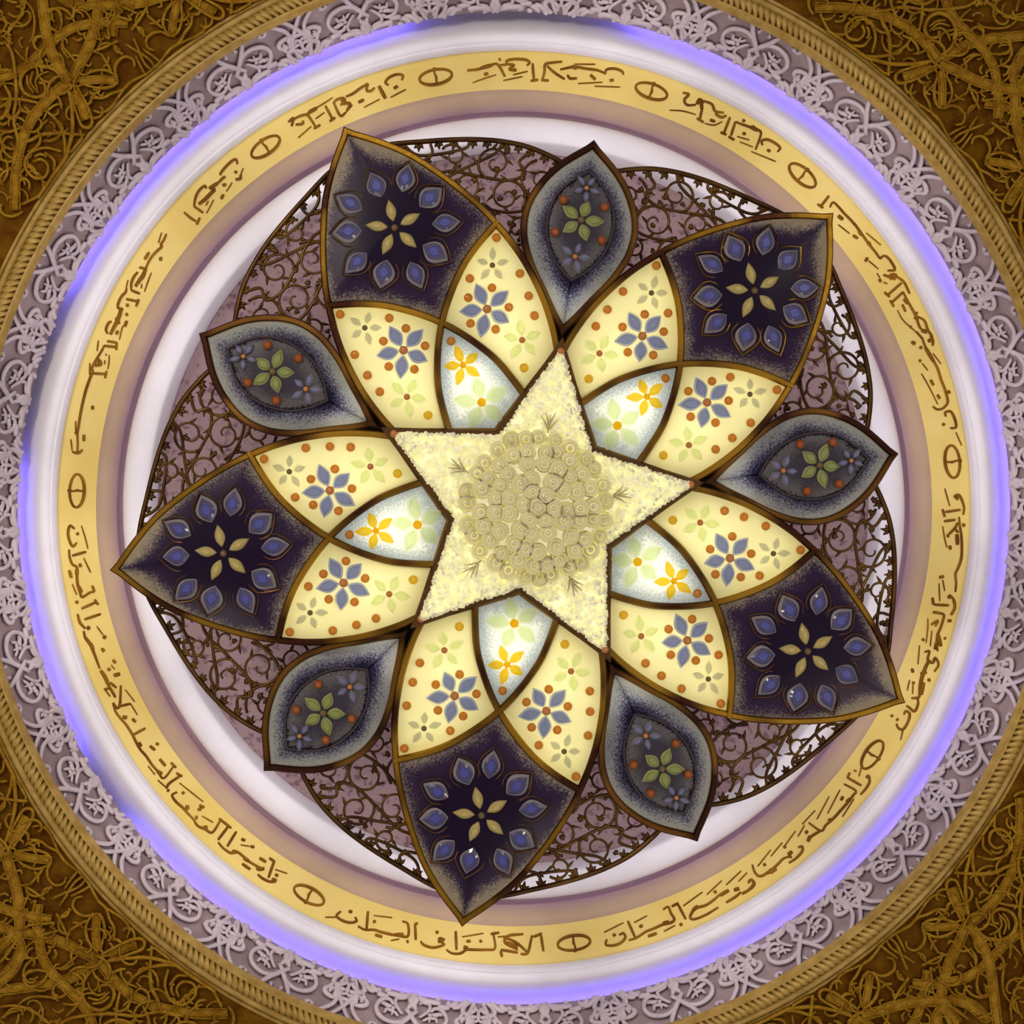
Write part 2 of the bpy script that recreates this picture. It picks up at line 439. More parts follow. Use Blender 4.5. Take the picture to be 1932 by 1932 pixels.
# yellow inscription band, tan cove, inner white ring, plate
ZY0, ZY1 = 8.56, 8.66
def yel_z(rpx): return ZY0 + (ZY1 - ZY0) * ((869.5 - rpx) / (869.5 - 790)) ** 1.15
mb = MB(); lathe(mb, [(pr(869.5, ZY0), ZY0 - .02)] + [(pr(r, yel_z(r)), yel_z(r)) for r in (869.4, 862, 850, 838, 826, 814, 802, 795, 790)])
yband = S('trim_4', mb, M['yellow_plaster'], label='yellow inscription band')
smooth_by_angle(yband, 40)
mb = MB(); lathe(mb, [(pr(790, ZY1), ZY1), (pr(789.5, ZY1), ZY1 + .006), (pr(778, ZY1 + .03), ZY1 + .03), (pr(764, ZY1 + .065), ZY1 + .065), (pr(753, ZY1 + .115), ZY1 + .115), (pr(746, ZY1 + .165), ZY1 + .165), (pr(741, ZY1 + .19), ZY1 + .19), (pr(728, ZY1 + .21), ZY1 + .21)])
S('trim_5', mb, M['tan_plaster'], label='tan cove above the inscription band')
ZI = 8.70
mb = MB(); lathe(mb, [(pr(726, ZI), ZI + .22), (pr(727, ZI), ZI + .07), (pr(743.5, ZI), ZI + .06)] + arcp(pr(715, ZI), ZI + .06, pr(28.5, ZI), .05, 0, -140, 14) + [(pr(692, ZI), ZI + .05), (pr(687, ZI), ZI + .075), (pr(686, ZI), ZI + .22)])
lm = MB(); tube(lm, [(pr(736, ZI) * math.cos(t), pr(736, ZI) * math.sin(t), ZI + .085) for t in np.arange(0, 2 * PI, PI / 90)], .005, 5, closed=True)  # unseen strip added to tint the tan cove mauve
o = S('trim_6', mb, M['white_plaster'], label='white inner cornice ring'); smooth_by_angle(o, 50)
lm.build('light_strip', M['mauve_fill'], o, True, label='added mauve fill strip')
mb = MB(); zp_ = ZI + .20; lathe(mb, [(pr(700, zp_), zp_), (pr(672, zp_), zp_), (pr(670, zp_), zp_ - .01), (pr(664, zp_), zp_ - .01), (pr(662, zp_), zp_), (pr(300, zp_), zp_), (0.001, zp_)], 120)
S('trim_7', mb, M['plate'], label='mottled mauve ceiling plate above the chandelier')
# ------------------------------------------------------------------ the chandelier
ZP = 7.30; K = ZP / F_PX
_d = ray(1005, 958); CC = CAM + _d * (ZP / _d[2])
CH = bpy.data.objects.new('chandelier', None); CH.location = (CC[0], CC[1], ZP); CH.empty_display_size = .2
COL.objects.link(CH)
CH['label'] = 'flower-shaped chandelier of five large and five small gilt petals around a lit crystal star'
CH['category'] = 'chandelier'
A0 = 27.6                                     # angle of the first large petal, degrees

M['gilt'] = noise_color(mat('gilt', (.20, .10, .012), .28, .9), (.045, .013, .003), (.34, .18, .013), 3.2, 2, .38, .62, bump=.05, bscale=40)
M['bronze'] = noise_color(mat('bronze', (.12, .05, .01), .3, .9), (.035, .010, .003), (.22, .10, .012), 3.5, 2, .38, .62)
M['dark_gilt'] = mat('dark_gilt', (.10, .045, .012), .38, .8)
M['filigree'] = noise_color(mat('filigree', (.12, .06, .012), .30, .8), (.030, .010, .003), (.13, .065, .010), 5)
M['back'] = mat('back', (.035, .018, .022), .6)
M['pan'] = mat('pan', (.85, .80, .62), .7)
cream = (.86, .82, .50)
M['cream_glass'] = glass_panel('cream_glass', [(0, (.66, .60, .28)), (.35, (.78, .75, .40))], .62, .10, 260, .2)
M['core_glass'] = glass_panel('core_glass', [(0, (.30, .36, .42)), (.28, (.46, .54, .57)), (.60, (.86, .92, .86))], .66, .40, 150, .2)
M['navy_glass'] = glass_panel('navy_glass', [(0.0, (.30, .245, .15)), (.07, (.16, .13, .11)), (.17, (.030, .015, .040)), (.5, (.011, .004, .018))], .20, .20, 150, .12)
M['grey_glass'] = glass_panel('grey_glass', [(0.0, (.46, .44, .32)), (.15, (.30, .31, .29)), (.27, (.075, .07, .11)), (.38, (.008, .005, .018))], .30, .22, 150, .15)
M['leaf_glass'] = glass_panel('leaf_glass', [(0.0, (.02, .015, .03)), (.10, (.15, .14, .13)), (.5, (.055, .048, .062))], .3, .34, 150, .15)

def lit_crystal(name, color, amt=.6, rough=.1):
    m = mat(name, color, rough); t = m.node_tree; b = t.nodes['Principled BSDF']; b.inputs['Transmission Weight'].default_value = .6
    tr = t.nodes.new('ShaderNodeBsdfTranslucent'); tr.inputs[0].default_value = (*color, 1)
    mx = t.nodes.new('ShaderNodeMixShader'); mx.inputs[0].default_value = amt
    t.links.new(b.outputs[0], mx.inputs[1]); t.links.new(tr.outputs[0], mx.inputs[2]); t.links.new(mx.outputs[0], t.nodes['Material Output'].inputs[0])
    return m
def crystal(name, color, rough=.06, trans=.8, mixd=.0):
    m = mat(name, color, rough); b = m.node_tree.nodes['Principled BSDF']
    b.inputs['Transmission Weight'].default_value = trans; b.inputs['IOR'].default_value = 1.45
    return m
M['blue'] = lit_crystal('blue_crystal', (.15, .19, .58), .4)
M['pale'] = lit_crystal('pale_green_crystal', (.80, .92, .52), .55)
M['rim_pale'] = lit_crystal('pale_rim_glint', (.98, 1.0, .82), .5)  # lighter rims put the refracted highlights into the petal edge colours
M['rim_blue'] = lit_crystal('blue_rim_glint', (.40, .46, .84), .5)
M['rim_grey'] = crystal('grey_rim_glint', (.60, .60, .50), .08, .6)
M['rim_green'] = crystal('green_rim_glint', (.60, .66, .24), .1, .4); M['rim_dim'] = mat('dim_rim', (.13, .12, .12), .25)
M['green'] = crystal('green_crystal', (.50, .58, .16), .10, .60)
M['grey'] = crystal('smoky_crystal', (.42, .42, .46), .06, .86)
M['violet'] = crystal('violet_crystal', (.34, .33, .52), .10, .60)
M['yellow'] = lit_crystal('yellow_crystal', (1.0, .70, .02), .65)
M['gold_gem'] = crystal('gold_crystal', (.62, .50, .16), .12, .35)
M['amber'] = crystal('amber_crystal', (.80, .30, .02), .06, .62)
M['honey'] = lit_crystal('honey_crystal', (1, .74, .08), .5)
M['ruby'] = crystal('ruby_crystal', (.52, .13, .015), .08, .5)
M['gem_body'] = mat('gem_body', (.060, .055, .105), .15); M['gem_rim'] = mat('gem_rim', (.25, .225, .20), .25)
M['core_blue'] = mat('core_blue', (.055, .06, .23), .25)
M['amber_dot'] = mat('amber_dot', (.45, .16, .03), .3)
M['dark_dot'] = mat('dark_dot', (.12, .07, .02), .4)
M['crystal'] = crystal('clear_crystal', (.93, .88, .58), .08, .9)
M['pebble'] = crystal('pebble_crystal', (.96, .93, .62), .22, .55)
b = M['pebble'].node_tree.nodes['Principled BSDF']; b.inputs['Emission Color'].default_value = (1, .96, .48, 1); b.inputs['Emission Strength'].default_value = .12; b.inputs['Specular IOR Level'].default_value = .3  # faint glow added for star light scattered in the crystals
M['nut'] = mat('sprig_bronze', (.55, .48, .22), .4)
M['nub'] = crystal('ring_glint', (.98, .93, .62), .2, .5)
# the star is a lit diffuser
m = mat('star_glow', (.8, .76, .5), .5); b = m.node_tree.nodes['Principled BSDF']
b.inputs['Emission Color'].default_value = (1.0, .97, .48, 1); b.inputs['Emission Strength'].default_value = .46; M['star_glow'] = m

def zp(r): return -.085 * (1 - (r - 150) / 647.)

def local_poly(P, zf): return [(x * K, y * K, zf(x, y)) for x, y in P]

def panel(P, bulge, mats, name, parent, zf, rings=9, lip=.018, label=None, mi=0, c=None, tip=0):
    """puffed glass panel filling the outline P (r, s in photo px)"""
    P = np.array(P, float); n = len(P)
    if c is None:
        x, y = P[:, 0], P[:, 1]; cr = x * np.roll(y, -1) - np.roll(x, -1) * y
        c = np.array(((np.sum((x + np.roll(x, -1)) * cr)), np.sum((y + np.roll(y, -1)) * cr))) / (3 * np.sum(cr))
    c = np.array(c, float); V = []; at = []
    for x, y in P: V.append((x * K, y * K, zf(x, y) + lip)); at.append(0)
    for i in range(rings):
        f = 1 - i / rings * 1.0
        for x, y in c + (P - c) * f:
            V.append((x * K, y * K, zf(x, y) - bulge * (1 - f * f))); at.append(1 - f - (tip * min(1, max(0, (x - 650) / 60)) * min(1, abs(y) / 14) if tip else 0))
    V.append((c[0] * K, c[1] * K, zf(*c) - bulge)); at.append(1)
    Fc = []
    for i in range(rings):
        for k in range(n):
            l = (k + 1) % n; Fc.append((i * n + k, i * n + l, (i + 1) * n + l, (i + 1) * n + k))
    b0 = rings * n
    for k in range(n): Fc.append((b0 + k, b0 + (k + 1) % n, len(V) - 1))
    mb = MB(); mb.add(V, Fc, 0, at)
    return mb.build(name, mats, parent, True, True, label=label)

def bar(mb, P, w, d, zf, closed=False, mi=0, front=0.0):
    """metal strip along P (px), w wide (px), d deep (m), bevelled front"""
    P = np.array(P, float); N = len(P)
    if closed: T = np.roll(P, -1, 0) - np.roll(P, 1, 0)
    else: T = np.gradient(P, axis=0)
    # mitred normals
    if closed: e0 = P - np.roll(P, 1, 0); e1 = np.roll(P, -1, 0) - P
    else:
        e = np.diff(P, axis=0); e0 = np.vstack([e[:1], e]); e1 = np.vstack([e, e[-1:]])
    e0 = e0 / np.linalg.norm(e0, axis=1)[:, None]; e1 = e1 / np.linalg.norm(e1, axis=1)[:, None]
    n0 = np.stack([e0[:, 1], -e0[:, 0]], 1); n1 = np.stack([e1[:, 1], -e1[:, 0]], 1)
    nm = n0 + n1; nm /= np.linalg.norm(nm, axis=1)[:, None]; nm /= np.maximum((nm * n0).sum(1), .45)[:, None]
    prof = ((-.5, d), (-.5, -.004), (-.28, -.014), (.28, -.014), (.5, -.004), (.5, d)); m = len(prof)
    V = []
    for p, q in zip(P, nm):
        for a, z in prof:
            x, y = p + q * a * w; V.append((x * K, y * K, zf(*p) + z + front))
    Fc = []
    for i in range(N if closed else N - 1):
        j = (i + 1) % N
        for k in range(m): Fc.append((i * m + k, i * m + (k + 1) % m, j * m + (k + 1) % m, j * m + k))
    if not closed: Fc.append(tuple(range(m))); Fc.append(tuple((N - 1) * m + k for k in range(m))[::-1])
    mb.add(V, Fc, mi)

SLOPE = .085 / 647.
def gem(mb, c, ang, L, wd, z, h=.010, mi=0, base=0., narrow=.62, core=None, wire=None, rim=None, loop=None):
    """leaf-shaped faceted gem lying on the panel: from 'base' px out to L px along ang"""
    n = 20; ca, sa = math.cos(ang), math.sin(ang); ring = []
    for i in range(n):
        t = i / n * 2 * PI; u = t / PI if t <= PI else 2 - t / PI; side = math.sin(t)
        w = (abs(side) ** .5 * .25 + .75) * math.sin(PI * u ** .90) ** .9 * wd if 0 < u < 1 else 0
        ring.append((base + (L - base) * u, math.copysign(w, side)))
    def put(u, v, zz): return ((c[0] + u * ca - v * sa) * K, (c[1] + u * sa + v * ca) * K, zz + SLOPE * (u * ca - v * sa))
    um = base + (L - base) * .48
    V = [put(u, v, z + .003) for u, v in ring]
    V += [put(um + (u - um) * .80, v * .72, z - h * .62) for u, v in ring]
    V += [put(um + (u - um) * .55, v * .5, z - h) for u, v in ring]
    Fc = []
    for a in (0, 1):
        for k in range(n):
            l = (k + 1) % n; Fc.append((a * n + k, a * n + l, (a + 1) * n + l, (a + 1) * n + k))
    Fc.append(tuple(2 * n + k for k in range(n)))
    if rim is None: mb.add(V, Fc, mi)
    else: mb.add(V, Fc[:n], rim); mb.add(V, Fc[n:], mi)
    if loop is not None:
        L0 = loop; tube(mb, [put(L0 + (L + 7 - L0) * (k / 12), math.copysign(max(.2, math.sin(PI * (k / 12) ** 1.25)) * 24 if 0 < k < 12 else 0, 1), z + .004) for k in range(13)], .9 * K, 5, mi=wire)
        tube(mb, [put(L0 + (L + 7 - L0) * (k / 12), -math.sin(PI * (k / 12) ** 1.25) * 24 if 0 < k < 12 else 0, z + .004) for k in range(13)], .9 * K, 5, mi=wire)
    if core is not None:
        V = [put(um + (u - um) * .46, v * .46, z - h * .9) for u, v in ring] + [put(um + (u - um) * .36, v * .36, z - h - .004) for u, v in ring]
        Fc = [(k, (k + 1) % n, n + (k + 1) % n, n + k) for k in range(n)] + [tuple(n + k for k in range(n))]
        mb.add(V, Fc, core)
    if wire is not None:
        tube(mb, [put(um + (u - um) * 1.22, v * 1.28, z - .002) for u, v in ring], 1.3 * K, 5, closed=True, mi=wire)

def flower(name, parent, c, R, mats, z, n=5, ph=0., wd=.34, h=.010, base=.14, dot=.16, core=None, label=None):
    mb = MB()
    for k in range(n):
        a = ph + 2 * PI * k / n
        gem(mb, c, a, R * (1 + .06 * math.sin(k * 2.3 + c[0])), R * wd, z, h, 0, R * base, core=core, rim=2 if len(mats) > 2 else None)
    if dot: ball(mb, (c[0] * K, c[1] * K, z - h * .5), R * dot * K, 10, 6, 1, .8)
    return mb.build(name, mats, parent, False, label=label)

def bead(name, parent, c, r, m, z):
    mb = MB(); ball(mb, (c[0] * K, c[1] * K, z - r * K * .35), r * K, 14, 10); return mb.build(name, m, parent)

# ---- large petal template (r along the petal, s across it, photo px)
side = [(238,175),(268,184),(300,191),(330,195.5),(360,198),(403,198),(440,195),(480,188),(540,172),(600,148),(655,120),(705,89),(752,48),(797,0)]
side = catmull(side, 4)
OUT = [tuple(p) for p in side] + [(p[0], -p[1]) for p in side[-2::-1]]
OUT = OUT + [(238 + (152 - 238) * i / 8, -175 + 175 * i / 8) for i in range(1, 8)] + [(152, 0)] + [(152 + (238 - 152) * i / 8, 175 * i / 8) for i in range(1, 8)]
arc = [tuple(p) for p in catmull([(188,-79),(235,-71),(285,-58),(340,-31),(386,0),(425,36),(462,80),(488,125),(511,180)], 5)]   # inner end to outer side
JI = min(range(len(arc)), key=lambda i: abs(arc[i][1]))
inner, outer = arc[:JI + 1], arc[JI:]
mir = lambda P: [(x, -y) for x, y in P]
def inset(P, d):
    P = np.array(P, float); n = len(P)
    a2 = np.sum(P[:, 0] * np.roll(P[:, 1], -1) - np.roll(P[:, 0], -1) * P[:, 1])
    e0 = P - np.roll(P, 1, 0); e1 = np.roll(P, -1, 0) - P
    e0 /= np.maximum(np.linalg.norm(e0, axis=1), 1e-6)[:, None]; e1 /= np.maximum(np.linalg.norm(e1, axis=1), 1e-6)[:, None]
    nm = np.stack([e0[:, 1] + e1[:, 1], -e0[:, 0] - e1[:, 0]], 1); nm /= np.maximum(np.linalg.norm(nm, axis=1), 1e-6)[:, None]
    return P + nm * (-d if a2 > 0 else d)
cut = max(range(len(side)), key=lambda i: -abs(side[i][0] - 511))
lower = [tuple(p) for p in side[:cut + 1]]        # from star tip up to the arc end
upper = [tuple(p) for p in side[cut:]]            # from the arc end to the petal tip
ve = lambda s: (152 + 86 * s / 175., s)           # the straight edges beside the star
outer_poly = outer + upper[1:] + mir(upper[1:])[::-1][1:] + mir(outer)[::-1][:-1]
side_poly = [ve(79 + 96 * i / 6) for i in range(1, 6)] + lower + outer[::-1] + mir(inner)[::-1][1:]
core_poly = [ve(0)] + [ve(79 * i / 5) for i in range(1, 6)] + mir(inner)[1:] + inner[::-1][1:-1] + [(ve(79 * i / 5)[0], -79 * i / 5) for i in range(5, 0, -1)]

zfl = lambda x, y: zp(x)
def large_petal(i):
    mb = MB()
    bar(mb, inset(OUT, 6), 13, .055, zfl, True)
    bar(mb, arc, 13, .03, zfl, front=-.004); bar(mb, mir(arc), 13, .03, zfl, front=-.002)
    pt = mb.build('large_petal', M['gilt'], CH, True); smooth_by_angle(pt, 30)
    pt.rotation_euler = (0, 0, math.radians(A0 + 72 * i))
    # lamp housing behind the lit part
    mb = MB(); P = inset(OUT, 8); n = len(P); V = []
    for x, y in P: V.append((x * K, y * K, zp(x) + .03))
    for x, y in P: V.append((x * K, y * K, .09 if x > 520 else .16))
    V.append((400 * K, 0, .16))
    Fc = [(k, (k + 1) % n, n + (k + 1) % n, n + k) for k in range(n)] + [(n + k, n + (k + 1) % n, 2 * n) for k in range(n)]
    mb.add(V, Fc); mb.build('lamp_housing', M['pan'], pt, False)
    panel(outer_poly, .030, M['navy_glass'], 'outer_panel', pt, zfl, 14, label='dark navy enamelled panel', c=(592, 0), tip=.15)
    for sg in (1, -1):
        P = side_poly if sg > 0 else mir(side_poly)[::-1]
        panel(P, .012, M['cream_glass'], 'side_panel', pt, zfl, 8, label='glowing cream glass panel')
    panel(core_poly, .010, M['core_glass'], 'centre_panel', pt, zfl, 8, label='frosted pale blue glass panel')
    for sg in (1, -1):
        z = lambda r: zp(r) - .011
        flower('blue_flower', pt, (371, 87 * sg), 53, [M['blue'], M['amber_dot'], M['rim_blue']], z(371), 5, .06 * sg, .25, .016, label='blue crystal flower')
        flower('smoky_flower', pt, (441, 133 * sg), 34, [M['grey'], M['dark_dot'], M['rim_pale']], z(441) + .003, 5, .5 * sg, .22, .010, .2, label='small smoky crystal flower')
        flower('pale_flower', pt, (290, 120 * sg), 39, [M['pale'], M['amber_dot'], M['rim_pale']], z(290) + .003, 5, .35 * sg, .24, .010, .16, label='pale green crystal flower')
        for k in range(5):
            a = PI + .06 * sg + 2 * PI * k / 5; bead('amber_bead', pt, (371 + 41 * math.cos(a), 87 * sg + 41 * math.sin(a)), 8.6, M['amber'], zp(371) - .012)
        for r, s in ((321, 161), (359, 168), (404, 172), (484, 163), (437, 84), (242, 100)):
            bead('amber_bead', pt, (r, s * sg), 8.6, M['honey' if r < 250 else 'amber'], zp(r) - .006)
    flower('yellow_flower', pt, (297, 0), 39, [M['yellow'], M['yellow']], zp(297) - .010, 5, .1, .23, .012, .1, label='bright yellow crystal flower')
    flower('pale_flower', pt, (219, 0), 54, [M['pale'], M['yellow'], M['rim_pale']], zp(219) - .010, 5, .25, .28, .014, .1, label='large pale green crystal flower')
    bead('amber_bead', pt, (347, 0), 8.6, M['amber'], zp(347) - .006)
    # rosette on the dark panel
    zr = zp(584) - .027
    for k in range(10):
        a = .05 + 2 * PI * k / 10 + .04 * math.sin(k * 3.1 + i); R = 90 + (5 if k % 2 else -3)
        mb = MB(); c = (584 + R * math.cos(a), R * math.sin(a))
        gem(mb, c, a, 30, 19 if k % 2 else 22, zp(c[0]) - .019, .016, 0, -29, core=1, wire=2, rim=3, loop=-62)
        mb.build('blue_gem', [M['gem_body'], M['core_blue'], M['gilt'] if i == 4 else M['dark_gilt'], M['gem_rim']], pt, False)
    mb = MB()
    for k in range(5): gem(mb, (584, 0), .25 + 2 * PI * k / 5, 56, 11, zr, .014, 0, 10, core=1)
    ball(mb, (584 * K, 0, zr - .004), 7 * K, 10, 6, 2)
    mb.build('gold_flower', [M['gold_gem'], M['gold_gem'], M['dark_dot']], pt, False, label='olive gold crystal flower')
    for r, s, e in ((255, 55, 5.0), (255, -55, 5.0), (330, 105, 5.5), (330, -105, 5.5), (430, 120, 3.0), (430, -120, 3.0)):
        l = lamp('petal_bulb', 'POINT', (r * K, s * K, .10), e * LP, (1, .95, .78), .04); l.parent = pt
    return pt
LP = .20; FILL_E = 19
for i in range(5): large_petal(i)

# ---- small petals
sside = catmull([(333,0),(368,27),(405,52),(440,77),(475,96),(508,108),(545,112),(580,106),(612,92),(640,74),(668,48),(708,0)], 4)
SOUT = [tuple(p) for p in sside] + [(p[0], -p[1]) for p in sside[-2:0:-1]]
LEAF = [tuple(p) for p in catmull([(436,0),(460,28),(490,50),(525,61),(560,62),(595,52),(622,32),(648,0)], 4)]
LEAF = LEAF + mir(LEAF)[::-1][1:-1]
ZS = .055
zfs = lambda x, y: ZS - .03 * (1 - (x - 330) / 380.)
def small_petal(i):
    mb = MB(); bar(mb, inset(SOUT, 6), 13, .075, zfs, True)
    pt = mb.build('small_petal', M['bronze'], CH, True); smooth_by_angle(pt, 30)
    pt.rotation_euler = (0, 0, math.radians(A0 + 36 + 72 * i))
    mb = MB(); P = inset(SOUT, 8); n = len(P); V = [(x * K, y * K, zfs(x, y) + .04) for x, y in P] + [(x * K, y * K, .17) for x, y in P] + [(520 * K, 0, .17)]
    mb.add(V, [(k, (k + 1) % n, n + (k + 1) % n, n + k) for k in range(n)] + [(n + k, n + (k + 1) % n, 2 * n) for k in range(n)])
    mb.build('lamp_housing', M['dark_gilt'], pt, False)
    panel(inset(SOUT, 9), .030, M['grey_glass'], 'rim_panel', pt, zfs, 16, label='frosted grey glass rim fading to navy', c=(545, 0))
    panel(LEAF, .014, M['leaf_glass'], 'leaf_panel', pt, lambda x, y: zfs(x, y) - .022, 8, label='leaf-shaped slate blue inset')
    mb = MB(); tube(mb, [(x * K, y * K, zfs(x, y) - .027) for x, y in LEAF], 2.2 * K, 6, closed=True)
    mb.build('inset_rim', M['back'], pt)
    z = zfs(550, 0) - .038
    flower('green_flower', pt, (552, 0), 43, [M['green'], M['dark_dot'], M['rim_green']], z, 5, .2, .25, .016, .14, label='olive green crystal flower')
    flower('violet_flower', pt, (482, 0), 33, [M['violet'], M['amber_dot'], M['rim_grey']], z + .004, 5, .2, .23, .012, .14, label='violet crystal flower')
    flower('violet_flower', pt, (614, 0), 29, [M['violet'], M['amber_dot'], M['rim_dim']], z + .006, 5, .5, .23, .012, .14, label='dim violet crystal flower')
    for r, s in ((584, 40), (584, -40), (521, 45), (521, -45)): bead('ruby_bead', pt, (r, s), 8.6, M['ruby'], z + .004)
    l = lamp('petal_bulb', 'POINT', (400 * K, 0, .12), 4.5 * LP, (.86, .90, 1), .03); l.parent = pt
    return pt
for i in range(5): small_petal(i)

# ---- lit star
ZST = 7.15 - ZP
def star_out(R, r, a0=A0 + 36):
    P = []
    for i in range(10):
        a = math.radians(a0 + 36 * i); q = R if i % 2 == 0 else r
        P.append(np.array((q * math.cos(a), q * math.sin(a))))
    out = []
    for i in range(10): out += [P[i] + (P[(i + 1) % 10] - P[i]) * k / 10 for k in range(10)]
    return out
KS = 7.15 / F_PX
mb = MB(); P = star_out(297 * KS, 147 * KS); n = len(P)
V = [(x, y, ZST + .05) for x, y in P] + [(x, y, ZST) for x, y in P] + [(x * .55, y * .55, ZST - .012) for x, y in P] + [(0, 0, ZST - .02), (0, 0, ZST + .05)]
mb.add(V, [(a * n + k, a * n + (k + 1) % n, (a + 1) * n + (k + 1) % n, (a + 1) * n + k) for a in (0, 1) for k in range(n)] +
       [(2 * n + k, 2 * n + (k + 1) % n, 3 * n) for k in range(n)] + [((k + 1) % n, k, 3 * n + 1) for k in range(n)])
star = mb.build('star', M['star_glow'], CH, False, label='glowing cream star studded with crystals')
mb = MB(); Q = star_out(312 * KS / K, 155 * KS / K)
bar(mb, Q, 15, .05, lambda x, y: ZST + .045, True); sf = mb.build('star_rim', M['dark_gilt'], star, False, label='dark bronze rim of the star')
rs = random.Random(11); mb = MB(); tri = star_out(295 * KS, 146 * KS)
SP = np.array(P)
def in_star(x, y):
    c = False
    for i in range(n):
        x1, y1 = SP[i]; x2, y2 = SP[(i + 1) % n]
        if (y1 > y) != (y2 > y) and x < (x2 - x1) * (y - y1) / (y2 - y1) + x1: c = not c
    return c
def octa(mb, c, r, zz):
    a = rs.uniform(0, PI); V = [(c[0] + r * math.cos(a + k * PI / 2.5), c[1] + r * math.sin(a + k * PI / 2.5), zz + .2 * r * rs.uniform(-1, 1)) for k in range(5)]
    V += [(c[0] + rs.uniform(-.3, .3) * r, c[1] + rs.uniform(-.3, .3) * r, zz - .8 * r), (c[0], c[1], zz + .8 * r)]
    mb.add(V, [(k, (k + 1) % 5, 5) for k in range(5)] + [((k + 1) % 5, k, 6) for k in range(5)])
cnt = 0
while cnt < 1150:
    x, y = rs.uniform(-300, 300) * KS, rs.uniform(-300, 300) * KS
    if not in_star(x, y) or math.hypot(x, y) < 100 * KS: continue
    octa(mb, (x, y), rs.uniform(6, 11) * KS, ZST - .010 - rs.random() * .012); cnt += 1
for i in range(n):                             # knobbly edge
    for k in range(2):
        x, y = SP[i] + (SP[(i + 1) % n] - SP[i]) * (k / 2) ; octa(mb, (x, y), rs.uniform(5, 8.5) * KS, ZST + .005 - rs.random() * .02)
o = mb.build('crystal_crust', M['pebble'], star, False, label='crust of small clear crystals'); o['kind'] = 'stuff'
for i in range(5):                             # gilt tip knobs
    a = math.radians(A0 + 36 + 72 * i); mb = MB(); ball(mb, (300 * KS * math.cos(a), 300 * KS * math.sin(a), ZST), 7 * KS, 10, 8)
    mb.build('tip_knob', M['amber_dot'], star)
# crystal ball cascade in the middle
def dome(r): return ZST - .045 - .20 * max(0, 1 - (r / 140.) ** 2) ** .8
rr = [(0, 1), (28, 6), (53, 11), (79, 17), (105, 22), (129, 27)]
for R, m_ in rr:
    for k in range(m_):
        a = 2 * PI * (k + .5 * rs.random()) / m_ + R; q = R + rs.uniform(-3, 3)
        rad = rs.uniform(16, 19.5) * KS
        mb = MB(); c = (q * KS * math.cos(a), q * KS * math.sin(a), dome(q) + rs.uniform(-.01, .01))
        ball(mb, c, rad, 16, 10)
        zz = c[2] - rad * .80
        tube(mb, [(c[0] + rad * .58 * math.cos(t), c[1] + rad * .58 * math.sin(t), zz) for t in np.arange(0, 2 * PI, PI / 9)], rad * .13, 5, closed=True, mi=1)  # pale ring and bead shaped to stand in for the ball's highlights
        ball(mb, (c[0], c[1], c[2] - rad), rad * .26, 8, 6, 1)
        mb.build('crystal_ball', [M['crystal'], M['nub']], star)
mb = MB(); tube(mb, [(19 * KS * math.cos(t), 19 * KS * math.sin(t), dome(0) - .01) for t in np.arange(0, 2 * PI, PI / 16)], 2.2 * KS, 6, closed=True)
tube(mb, [(9 * KS * math.cos(t), 9 * KS * math.sin(t), dome(0) - .032) for t in np.arange(0, 2 * PI, PI / 12)], 1.8 * KS, 6, closed=True)
mb.build('finial_ring', M['crystal'], star)
for i in range(5):                             # little sprigs on the arms
    a = math.radians(A0 + 36 + 72 * i); mb = MB()
    for da, r0, r1 in ((0, 142, 178), (.07, 150, 172), (-.07, 150, 172), (.035, 158, 184), (-.04, 156, 180)):
        tube(mb, [(q * KS * math.cos(a + da * t), q * KS * math.sin(a + da * t), ZST - .034 - .006 * t) for t, q in ((.2, r0), (.7, (r0 + r1) / 2), (1.4, r1))], [1.2 * KS, 2.0 * KS, .6 * KS], 5)
    mb.build('sprig', M['nut'], star)
mb = MB(); V = []; n2 = 40                      # core that carries the crystal balls
prof = [(128, ZST - .02), (110, dome(110) + .05), (80, dome(80) + .05), (45, dome(45) + .05), (0.01, dome(0) + .05)]
for i in range(n2):
    a = 2 * PI * i / n2
    for r, z in prof: V.append((r * KS * math.cos(a), r * KS * math.sin(a), z))
mb.add(V, [(i * 5 + k, ((i + 1) % n2) * 5 + k, ((i + 1) % n2) * 5 + k + 1, i * 5 + k + 1) for i in range(n2) for k in range(4)])
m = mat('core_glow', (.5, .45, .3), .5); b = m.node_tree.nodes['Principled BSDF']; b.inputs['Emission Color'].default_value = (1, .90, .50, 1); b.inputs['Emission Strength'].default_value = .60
mb.build('ball_core', m, star)

